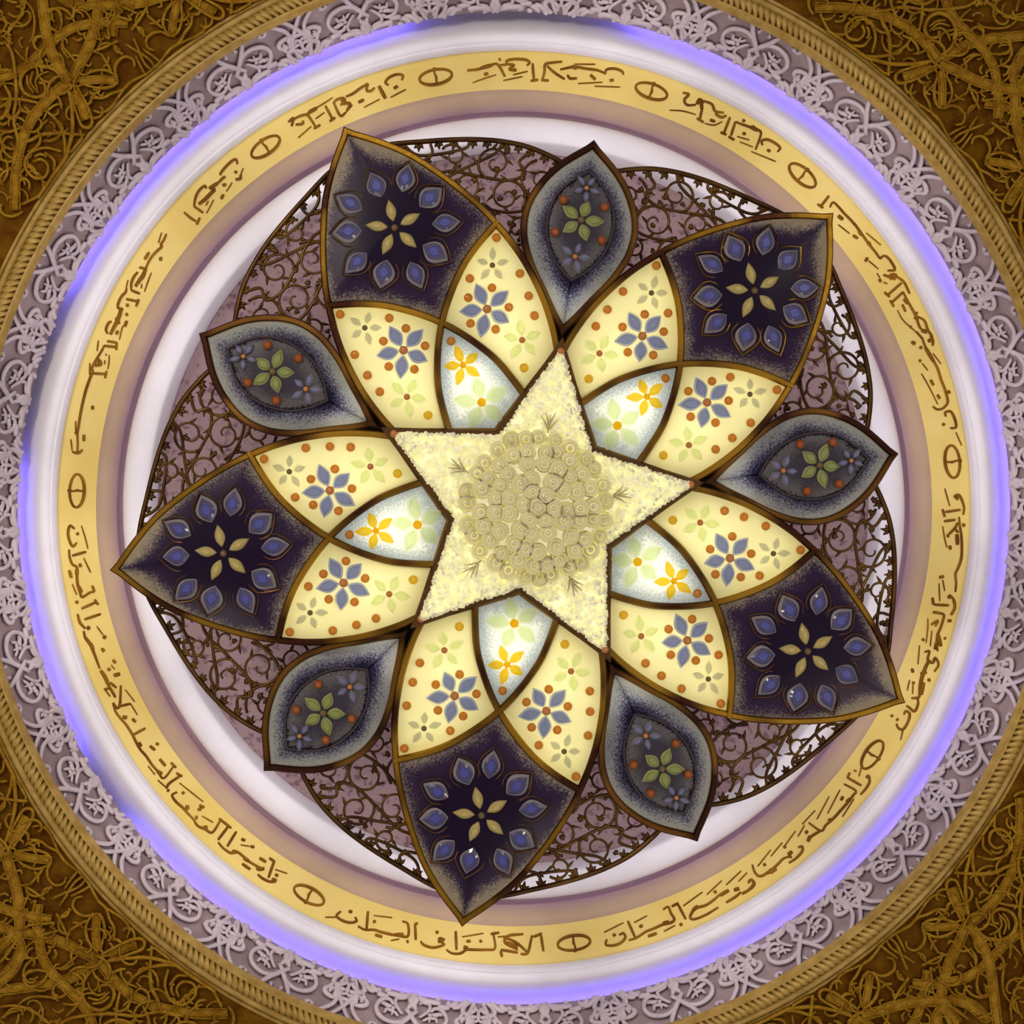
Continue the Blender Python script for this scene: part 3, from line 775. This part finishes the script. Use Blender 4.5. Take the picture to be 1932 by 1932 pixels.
# ---- pierced filigree skirt, one lobe each side of every small petal
ZF = 7.46 - ZP; KF = 7.46 / F_PX
lob = [(0,640),(3,648),(6,664),(10,682),(14,694),(18,703),(22,711),(26,720),(31,735),(37,752)]
def pol(deg, r): a = math.radians(deg); return (r * KF * math.cos(a), r * KF * math.sin(a), ZF)
def lob_r(d):
    for (a, r), (b_, q) in zip(lob, lob[1:]):
        if a <= d <= b_: return r + (q - r) * (d - a) / (b_ - a)
    return 640
rf = random.Random(3)
def bud(mb, deg, r, th, L):
    p = np.array(pol(deg, r)); a = math.radians(deg) + th
    for q in (-.75, .0, .75):
        d = np.array((math.cos(a + q), math.sin(a + q), 0)) * L * KF * (1 if q == 0 else .8)
        tube(mb, [p, p + d * .5, p + d], [2.6 * KF, 4.2 * KF, .6 * KF], 5, .6)
def spiral(mb, deg, r, R, ph, turns, sg):
    P = []; c = np.array(pol(deg, r)); N = int(26 * turns)
    for i in range(N + 1):
        t = i / N; rad = R * (1 - .86 * t); a = ph + sg * turns * 2 * PI * t
        P.append(c + np.array((rad * KF * math.cos(a), rad * KF * math.sin(a), 0)))
    tube(mb, P, [3.1 * KF * (1 - .4 * i / N) for i in range(N + 1)], 5, .7)
    for i in range(int(N * .1), int(N * .75), 6):
        a = ph + sg * turns * 2 * PI * i / N; d = P[i] - c; L = np.linalg.norm(d) + 1e-6
        e = d / L; tng = np.array((-e[1], e[0], 0)) * sg
        tube(mb, [P[i], P[i] + (e * .5 + tng) * 7 * KF, P[i] + (e * .8 + tng * 1.3) * 12 * KF], [1.6 * KF, 3.4 * KF, .5 * KF], 5, .7)
def lobe(i, sg):
    mb = MB()
    edge = [pol(d, r) for d, r in lob]; tube(mb, catmull(edge, 5), 5.0 * KF, 6, 1.2)
    tube(mb, catmull([pol(d, r - 250 + d * 2) for d, r in lob], 4), 4 * KF, 6)
    d = 2.5
    while d < 36:                              # buds under the rim
        r = lob_r(d) - 3; bud(mb, d, r, PI + rf.uniform(-.5, .5), rf.uniform(14, 19)); d += rf.uniform(2.0, 2.9)
    for dg, r, R, ph, tn, s2 in ((8, 618, 40, .3, 1.5, 1), (15.5, 655, 34, 2.6, 1.4, -1), (14, 590, 38, 4.2, 1.5, 1), (21, 622, 38, .4, 1.6, 1), (22, 680, 24, 1.2, 1.2, -1),
                              (28.5, 655, 36, 3.4, 1.5, -1), (33, 706, 30, .8, 1.4, 1), (27, 590, 34, 2.0, 1.5, 1), (34, 640, 34, 5.0, 1.5, 1), (5, 560, 34, 1., 1.4, -1), (12, 528, 32, 3., 1.4, 1), (20, 548, 36, 0., 1.4, -1), (30, 530, 34, 2., 1.4, 1), (24, 490, 30, 1., 1.4, -1), (33, 580, 28, 1., 1.3, -1)):
        spiral(mb, dg, r, R, ph, tn, s2)
    for pts in ([(9, 676), (11.5, 655), (10.5, 632), (13.5, 620), (18, 632)], [(14, 692), (15.5, 672), (20, 655), (24, 640), (25, 610), (23, 580)],
                [(19, 704), (20, 690), (24.5, 690), (27.5, 700), (29, 728)], [(25, 716), (25.5, 690), (30, 682), (33, 670), (36, 680)],
                [(4, 650), (6, 620), (4, 590), (8, 570), (14, 560), (20, 580)], [(30, 730), (31, 700), (29, 690)], [(18, 632), (24, 655), (31, 640), (36, 620)],
                [(9, 600), (10, 560), (7, 530), (10, 500)], [(20, 580), (26, 560), (32, 550), (36, 560)]):
        tube(mb, catmull([pol(a, r) for a, r in pts], 6), 3.2 * KF, 5, .8)
    for k in range(34):
        d = rf.uniform(2, 36); r = rf.uniform(500, lob_r(d) - 14); bud(mb, d, r, rf.uniform(0, 6.28), rf.uniform(8, 13))
    V = np.concatenate(mb.v)
    if sg < 0: mb.v = [v * np.array((1, -1, 1)) for v in mb.v]; mb.f = [f[::-1] for f in mb.f]
    o = mb.build('filigree_lobe', M['filigree'], CH, True, label='pierced bronze filigree skirt')
    o.rotation_euler = (0, 0, math.radians(A0 + 36 + 72 * i))
for i in range(5):
    for sg in (1, -1): lobe(i, sg)

# ---- back plate, rod and ceiling rose hidden above
def turned(name, prof, m, n=64):
    mb = MB(); V = []; q = len(prof)
    for i in range(n):
        a = 2 * PI * i / n
        for r, z in prof: V.append((r * math.cos(a), r * math.sin(a), z))
    mb.add(V, [(i * q + k, i * q + k + 1, ((i + 1) % n) * q + k + 1, ((i + 1) % n) * q + k) for i in range(n) for k in range(q - 1)])
    o = mb.build(name, m, CH); smooth_by_angle(o, 40); return o
turned('back_plate', [(.001, .155), (455 * K, .155), (465 * K, .165), (465 * K, .20), (.05, .21), (.001, .21)], M['back'])
turned('hanging_rod', [(.001, .20), (.045, .20), (.045, 1.58), (.001, 1.58)], M['gilt'], 24)
turned('ceiling_rose', [(.05, 1.30), (.20, 1.50), (.34, 1.58), (.36, 1.60), (.001, 1.60)], M['gilt'], 48)

# unseen spots added above the petals to throw the carvings' shadows outward
for i in range(10):
    a = math.radians(A0 + 18 + 36 * i); r = 520 * K
    l = lamp('outward_fill', 'SPOT', (r * math.cos(a), r * math.sin(a), .30), FILL_E, (.97, .90, 1), .03)
    l.data.spot_size = math.radians(110); l.data.spot_blend = .6
    tgt = Vector((960 * 8.45 / F_PX * math.cos(a), 960 * 8.45 / F_PX * math.sin(a), 8.42 - ZP)) - Vector((r * math.cos(a), r * math.sin(a), .30))
    l.rotation_euler = tgt.to_track_quat('-Z', 'Y').to_euler(); l.parent = CH
# ------------------------------------------------------------------ gilt inscription on the yellow band
def yel_pt(x, y):
    z = 8.6
    for _ in range(6):
        d = ray(x, y); p = CAM + d * (z / d[2]); r = math.hypot(p[0], p[1]) * F_PX / z
        z = yel_z(min(max(r, 790), 869.4)) - .002
    return (p[0], p[1], z)
# strokes: pen (M main, T thin, B bold, D dot) then crop pixels; each block starts with crop origin and scale
_V = {
'bismillah': [(100, 620, 8.05, """M370,1870 375,1750 370,1600 385,1500 410,1330 450,1130 500,930 560,760 600,650 590,600 640,500 700,400 760,300 770,260
M290,1870 380,1890 450,1840;M330,1590 370,1580;T345,1400 345,1560;M600,680 800,690;M815,640 800,690 790,755;M770,260 955,280;M965,200 960,325;M820,190 950,210
B640,560 720,540 690,480 640,500;T560,520 555,700;T855,400 850,520 830,620;T790,480 785,540;T800,380 810,410;T690,180 670,340;D470,1610 465,1710;D600,1170 600,1230;T270,1680 290,1850"""),
 (100, 420, 8.05, """M830,1690 805,1620 840,1530 890,1500;B870,1700 920,1600 980,1480 1010,1400 1030,1330 1060,1300;B960,1440 1000,1540;M1040,1310 985,1290 1000,1200 1050,1110 1100,1060 1120,1000
M1110,1160 1290,1200;M1300,1160 1290,1200 1260,1275;M1190,1030 1320,1080;M1190,1030 1190,920 1230,820 1290,750;B1250,970 1310,880 1370,790 1410,700;M1410,700 1440,620 1500,520 1580,430 1650,370 1640,330 1690,250 1720,170
M1310,680 1400,700;B1390,760 1340,860;T1495,760 1440,900 1390,1050;T1350,930 1340,1000;T1650,150 1600,310;T1140,870 1110,1000;T1010,1780 1050,1600 1080,1560
D1390,560 1460,450;D1640,520 1630,580;D1130,1230 1130,1280;D1100,1400 1140,1390;D1120,1490 1090,1580;D960,1700 990,1640""")],
'rahman': [(320, 250, 8.05, """M220,1210 310,1290 400,1350;M410,1400 460,1290;M370,1120 510,1220;M370,1120 390,1000 440,890 530,810 560,850;B440,1090 530,1020 620,930 690,870;B640,850 690,880;B600,850 730,770
M730,770 810,690 850,670;M770,650 780,610 860,510 950,430 1010,410 1030,480;D800,800 860,790;D780,1010 820,940;D1000,620 1010,580;D1000,715 1070,700 1080,640;T1080,640 1120,540;T560,1230 670,1020;T550,1110 590,1040;T860,900 950,760""")],
'allama_quran': [(530, 80, 6.44, """M90,970 150,920 130,1020;M180,1000 260,990 270,950;M150,940 220,900 310,880 360,930 430,1040;M400,1050 480,1000;B340,850 430,800;M310,880 350,850 440,790;T440,790 540,730 630,670
M540,770 630,940;M590,960 660,910;M640,730 720,890 790,850;M640,730 690,690 760,680 780,730 720,760;M760,750 840,740 800,830;B740,700 770,740;M790,660 880,620 960,560 1060,500;M1060,500 1040,580 1090,590 1140,550
B1190,530 1270,680;M1310,520 1270,490 1310,430 1400,390 1480,400 1470,460;D940,730 1010,695;D1370,560 1420,530;T210,1160 370,1020;T420,930 530,850;T1010,790 1200,690;T1330,670 1520,570;T790,850 870,760""")],
'khalaqa_insan': [(870, 60, 6.0375, """M70,440 200,425 300,390 400,360;B220,415 300,392 350,380;M400,360 440,400 500,510;M430,380 520,370 520,330 620,310 740,320 780,350 750,385;M520,370 600,380 550,430 630,440
D430,320 450,310;D260,485 310,475;D590,440 630,430;T130,580 270,530 400,490;T480,555 700,510;T590,490 760,450;M815,360 820,450 830,540;M790,560 880,545;M1150,340 1050,350 960,370 950,450 930,540;M910,550 1000,555
M980,390 1070,470 1180,540;M1130,430 1220,410 1300,400 1420,420 1560,440 1650,480;M1210,490 1240,530 1320,530;M1640,470 1660,430 1750,420 1830,450 1850,490;B1260,395 1320,415;T1290,370 1530,370;T1330,590 1610,575;T1520,620 1810,630;D1470,490 1530,545;D1690,555 1740,550""")],
'allamahu_bayan': [(1240, 140, 6.0375, """M290,210 360,230 310,290 340,350 440,350;B450,340 490,290 510,400;M510,400 480,530;M450,500 530,550;B470,300 520,340;M510,300 620,340 660,420 760,440;M660,450 730,490 790,470;D600,520 660,540
M830,490 760,670;M720,660 790,690;M890,540 840,700;M810,710 880,750;M890,540 960,570 1050,600 1110,630 1160,640 1180,690 1120,860;D970,520 1000,540;B1060,600 1150,640;D1080,590 1110,610;M1200,810 1190,760 1260,745 1350,790 1400,840 1370,885
D970,675 1010,680;D1250,860 1290,880;T140,410 290,420 440,460;T540,560 650,580 740,540;T910,710 1050,750;T940,770 1090,830;T1070,880 1350,995""")],
'shams_qamar': [(1530, 360, 6.44, """M220,60 120,190;M80,160 150,210;M230,200 270,140 340,200 400,270 480,350 550,430 600,500 700,640 780,740 840,820 870,790;B580,480 620,540;B690,620 720,660;M870,790 920,800 980,870 1020,960 930,970
B330,300 390,350;T330,410 470,520;T670,510 850,660;D510,540 570,580;D660,860 690,810;T700,850 820,950;B980,1080 970,1030 1030,1030 1000,1080;M1040,1040 1130,1110 1200,1250;M880,1020 960,1050;D830,1070 850,1110;T800,1000 840,1060;T880,1110 930,1130
M1100,1120 930,1270;M890,1230 960,1290;M1120,1230 980,1360;M960,1330 1010,1410;M1120,1230 1170,1330 1220,1420 1280,1530 1300,1600 1340,1680 1420,1700;B1130,1310 1180,1370;M1110,1380 1150,1470;M1290,1470 1260,1560
M1300,1530 1380,1580 1420,1690 1470,1770 1480,1870;T1050,1450 1110,1560 1200,1650 1260,1700 1340,1790;D1200,1650 1225,1660;D1220,1840 1270,1850"""),
 (1600, 620, 6.438, """M890,30 960,50;M1000,90 1030,140 1030,210;T830,30 900,110;M900,110 930,200 980,300 1030,380 1090,490 1130,620 1170,720 1200,820 1210,900 1150,970 1080,980 1030,945;B940,230 1040,400;B970,150 1010,140
D780,180 820,180;D870,220 900,240;D860,390 890,390;T900,420 970,510;D1000,620 1040,690;D1085,800 1115,855;D1215,750 1235,790;T890,545 980,700 1090,920;T1030,300 1130,430;M1190,1070 1180,1020 1250,1010 1300,1110 1310,1200 1240,1210;D1150,1150 1170,1180;T1310,1260 1380,1420""")],
'najm_shajar': [(1660, 900, 7.43, """M1070,300 1050,270 1100,250 1140,300 1180,420 1170,530;B1070,300 1100,300;M1130,460 920,490;M880,450 910,560;M1060,600 900,620;M1110,560 1120,680 1140,800 1150,1000 1140,1150 1100,1270 1060,1360 1070,1480 1060,1610
M1090,640 1050,720 950,820;B1080,800 1090,950;M1050,720 1100,780;D1170,650 1180,700;D980,960 990,1020;T910,160 980,410;T880,690 910,870 940,990;M950,800 960,850;D830,1410 900,1390;T880,1440 910,1600;T830,1490 840,1740
B960,1700 990,1660;M980,1650 1040,1730 1050,1830 1010,1930;M970,1800 760,1790;M740,1690 750,1790;M890,1920 750,1890"""),
 (1620, 1120, 6.44, """M1150,80 1170,170 1120,260;M900,230 1030,250 1020,340 990,430 960,500 950,600 960,700;B960,480 1000,640;B960,560 930,680;D1040,535 1060,550;M880,380 960,330 930,400;D1080,330 1130,330;T840,300 840,420 820,600;T890,450 870,640;D770,550 800,570
M800,710 860,700 840,800 900,840 930,780 970,860 920,950;B860,800 800,930 760,1060 740,1180;M740,1180 730,1260 640,1270;M750,970 830,960;B790,1080 760,1230;D850,1030 860,1070;D650,910 660,960;D650,1080 680,1090;D400,1470 410,1500;D460,1520 480,1540
T740,630 720,860;T620,1050 590,1180;T660,1110 655,1220;M720,1280 720,1350 680,1430 620,1390 580,1360;M550,1470 570,1430 620,1460 600,1560 540,1650 480,1630 460,1580;T540,1650 510,1780""")],
'sama_mizan': [(1400, 1400, 6.44, """B1510,410 1540,430;M1540,400 1550,480 1510,560 1440,640;M1280,430 1450,530;M1310,370 1280,440;M1240,510 1380,590 1350,650 1280,740 1200,830 1110,930 1020,1010 960,1080 810,980;B1050,960 1090,940;B1270,730 1320,690;M960,1080 900,1110 840,1150 800,1200;B830,1140 800,1210
T1360,690 1220,910;T1190,580 1040,870;T1060,660 910,940;T890,830 730,1000;T760,1010 680,1150;T650,1080 520,1260;D1200,710 1230,660;D770,1110 800,1080;D510,1290 530,1260;D1380,340 1370,360;T1450,310 1420,420
M680,1280 730,1270 730,1330 660,1410 570,1470;B560,1370 610,1330;B600,1380 570,1400;M570,1390 500,1420 440,1480 350,1560 230,1630 160,1590 125,1490;B310,1590 420,1540;B330,1550 380,1590;T490,1220 350,1390;T350,1310 190,1510;D260,1500 290,1480;T60,1590 0,1650;M70,1710 110,1670 140,1720 80,1800 0,1850"""),
 (1120, 1620, 6.0375, """M1760,280 1800,240 1830,290 1780,350 1700,390;B1600,360 1660,340;M1680,380 1610,440 1510,500;T1750,160 1650,260;T1680,140 1510,300;T1460,250 1290,410;T1240,380 1020,540
M1540,360 1440,410 1370,470 1280,530 1180,560 1130,600 1100,670 1150,690 1280,640 1420,555;B1540,360 1440,420;B1130,590 1190,540;D1370,390 1400,370;M950,500 1050,690;M890,545 960,510;D980,760 1010,740
M790,580 850,550 880,620 920,690 880,730 790,750 700,790 600,830 540,870 470,910 400,930;B790,740 860,720;M390,710 470,890;D520,780 560,760;D620,885 720,850;D220,880 250,860;T800,830 930,760;T460,730 610,650;T120,840 340,730;M290,870 340,850 360,900 310,960 220,990 140,980 150,920""")],
'alla_tatghaw': [(600, 1660, 3.715, """M1560,370 1580,500;M1510,400 1560,380;M1500,390 1470,510 1420,520;M1300,400 1390,440 1470,510;M1440,380 1340,390 1310,440 1400,490;B1320,440 1400,470;M1280,490 1400,510;M1280,500 1290,540
M1230,380 1240,480 1180,490 1100,490 1040,490 1000,515 940,515 900,490;M1210,380 1270,370;B1020,470 1050,480;D1040,430 1070,430;D1130,430 1150,430;T1010,400 1160,375;T1260,400 1430,385;M965,360 970,490
M880,450 850,410 890,420;B840,430 880,430;M890,450 860,465 800,475 740,455 720,430;D825,370 845,365;D620,435 635,430;M680,310 685,420;M680,310 700,305;M590,290 630,310 630,395 560,390 500,380 440,365 390,350 330,350 280,325;B540,385 600,385
M350,220 340,345;D385,295 405,290;D400,385 450,400;D215,220 240,225;T390,250 520,265;T510,425 570,415;T50,262 130,262;M260,260 270,290 220,300 160,280 130,250 160,220""")],
'aqimu_wazn': [(320, 1440, 6.44, """B1240,1410 1300,1430;M1290,1440 1220,1440 1130,1400 1070,1350;T1280,1290 1430,1340;M1270,1190 1200,1390;M1210,1150 1280,1200;D1090,1150 1170,1200;D880,1220 980,1290;D1280,1350 1320,1370
B1080,1290 1150,1280;M1150,1290 1060,1250 960,1190 880,1120 820,1080 740,1090 650,1030 590,960;B900,1150 960,1190;B760,1070 820,1080;B1090,1300 1060,1260;M810,830 700,1010;D870,920 920,940;T860,990 970,1010;D980,1010 1030,1020
M710,770 590,930;M600,670 750,790;M620,690 520,840 430,800 340,760 290,680;B410,780 460,780;M290,680 220,610 160,540 80,470 30,390 90,350;B310,660 340,660;B210,510 220,560;M220,560 180,570;D340,560 390,560;D360,510 420,540;D150,350 180,370;T120,240 410,470;T390,640 530,720"""),
 (160, 1200, 6.036, """M1090,1590 960,1680 930,1740;M1040,1560 1110,1600;D940,1750 960,1770;M1020,1470 900,1620 830,1540 760,1460 700,1370 630,1290 580,1200 540,1120 470,1010 400,930 350,860 320,760;M980,1440 1040,1500;B820,1540 880,1570;B610,1210 640,1260
M540,1130 690,1050;D740,1250 800,1300;D810,1220 840,1240;D850,1400 920,1480;D540,940 580,980;B430,920 480,930;M320,760 370,820 400,770 410,560;M400,800 520,770;T520,770 600,900;T460,610 570,750;B180,390 230,470 270,560;M270,560 350,700
T230,610 290,690;M220,610 290,590;M290,530 360,590;M0,0 70,100 110,210 170,370;B330,450 400,430;D320,270 350,310;D260,370 290,390;D200,150 220,180;D220,20 240,0;T830,1640 920,1720;T300,330 340,380;T720,1480 800,1580"""),
 (100, 960, 6.9, """M310,440 260,490 220,430 195,320 220,220 280,260;D310,310 330,340;T370,220 420,380 455,520;M430,560 250,610;M210,530 215,620 250,720 310,760 310,850 320,980 350,1080 380,1150 480,1090 540,1080;B310,780 310,860;B330,1010 370,1090
M510,1000 540,1080;D350,710 360,760;D210,800 240,900;D290,1210 330,1220;T400,640 490,830;T250,980 310,1120;M370,1300 550,1220;M540,1180 590,1250;M410,1440 620,1370;M320,1370 350,1480 420,1560;B440,1560 480,1540
M400,1590 420,1680 490,1780 530,1880 560,1930;B490,1750 520,1840;B650,1660 690,1680;T570,1530 650,1640;D630,1820 670,1850""")],
}
_L = {
'bismillah': 'long gilt Arabic phrase with a stretched first stroke, down the left of the yellow band',
'rahman': 'short single-word gilt Arabic verse between the left phrase and an oval marker',
'allama_quran': 'gilt Arabic verse on the yellow band just outside the upper left dark petal tip',
'khalaqa_insan': 'gilt Arabic verse at the very top of the yellow band, upside down',
'allamahu_bayan': 'gilt Arabic verse sloping down right of the top one, ending before a marker',
'shams_qamar': 'long gilt Arabic verse curving past the upper right dark petal tip',
'najm_shajar': 'gilt Arabic verse running down the right side to the lower right petal tip',
'sama_mizan': 'gilt Arabic verse with many slanting vowel strokes at the lower right of the band',
'alla_tatghaw': 'gilt Arabic verse right under the bottom dark petal tip',
'aqimu_wazn': 'longest gilt Arabic verse, sweeping along the whole lower left of the band',
}
PEN = {'M': 3.0, 'T': 1.7, 'B': 4.3, 'D': 3.5}
for key, blocks in _V.items():
    mb = MB()
    for x0, y0, sc, txt in blocks:
        for st in txt.replace('\n', ';').split(';'):
            st = st.strip()
            if not st: continue
            pts = [tuple(map(float, q.split(','))) for q in st[1:].split()]
            pts = catmull(pts, 5 if len(pts) > 2 else 4)
            P = [yel_pt(x0 + x / sc, y0 + y / sc) for x, y in pts]; L = len(P)
            r = PEN[st[0]] * 8.6 / F_PX
            R = [r * (.72 + .28 * math.sin(PI * (i + .5) / L)) for i in range(L)]
            tube(mb, P, R, 6, .5)
    o = mb.build('arabic_verse', M['letter_gilt']); o['label'] = _L[key]; o['category'] = 'inscription'; o['group'] = 'gilt verses on the yellow band'
for (x, y), lab in (((501, 277), 'oval gilt ring marker after the short single-word verse'), ((822, 145), 'oval gilt ring marker left of the top verse'),
                    ((1229, 172), 'oval gilt ring marker right of the top verse'), ((1514, 331), 'oval gilt ring marker just above the upper right dark petal tip'),
                    ((1797, 871), 'upright oval gilt ring marker at the right of the band'), ((1646, 1424), 'slanting oval gilt ring marker below the lower right dark petal tip'),
                    ((1083, 1779), 'flat oval gilt ring marker right of the bottom verse'), ((583, 1689), 'oval gilt ring marker left of the bottom verse'),
                    ((145, 926), 'upright oval gilt ring marker at the far left of the band')):
    p = np.array(yel_pt(x, y)); rad = np.array((p[0], p[1], 0)) / math.hypot(p[0], p[1]); tg = np.array((-rad[1], rad[0], 0)); u = 8.6 / F_PX
    slope = (yel_z(820) - yel_z(840)) / (-20 * 8.6 / F_PX)
    def at(a, b_): return p + tg * a * u + rad * b_ * u + np.array((0, 0, slope * b_ * u))
    mb = MB()
    tube(mb, [at(31 * math.cos(t), 12.5 * math.sin(t)) for t in np.arange(0, 2 * PI, PI / 18)], [(2.6 + .8 * abs(math.sin(t))) * u for t in np.arange(0, 2 * PI, PI / 18)], 6, .5, True)
    tube(mb, [at(0, 16), at(-1, 6), at(1, 0), at(0, -8), at(0, -15)], [3 * u, 2 * u, 3 * u, 2 * u, 3 * u], 6, .5)
    o = mb.build('verse_marker', M['letter_gilt']); o['label'] = lab; o['category'] = 'marker'; o['group'] = 'oval markers between the verses'
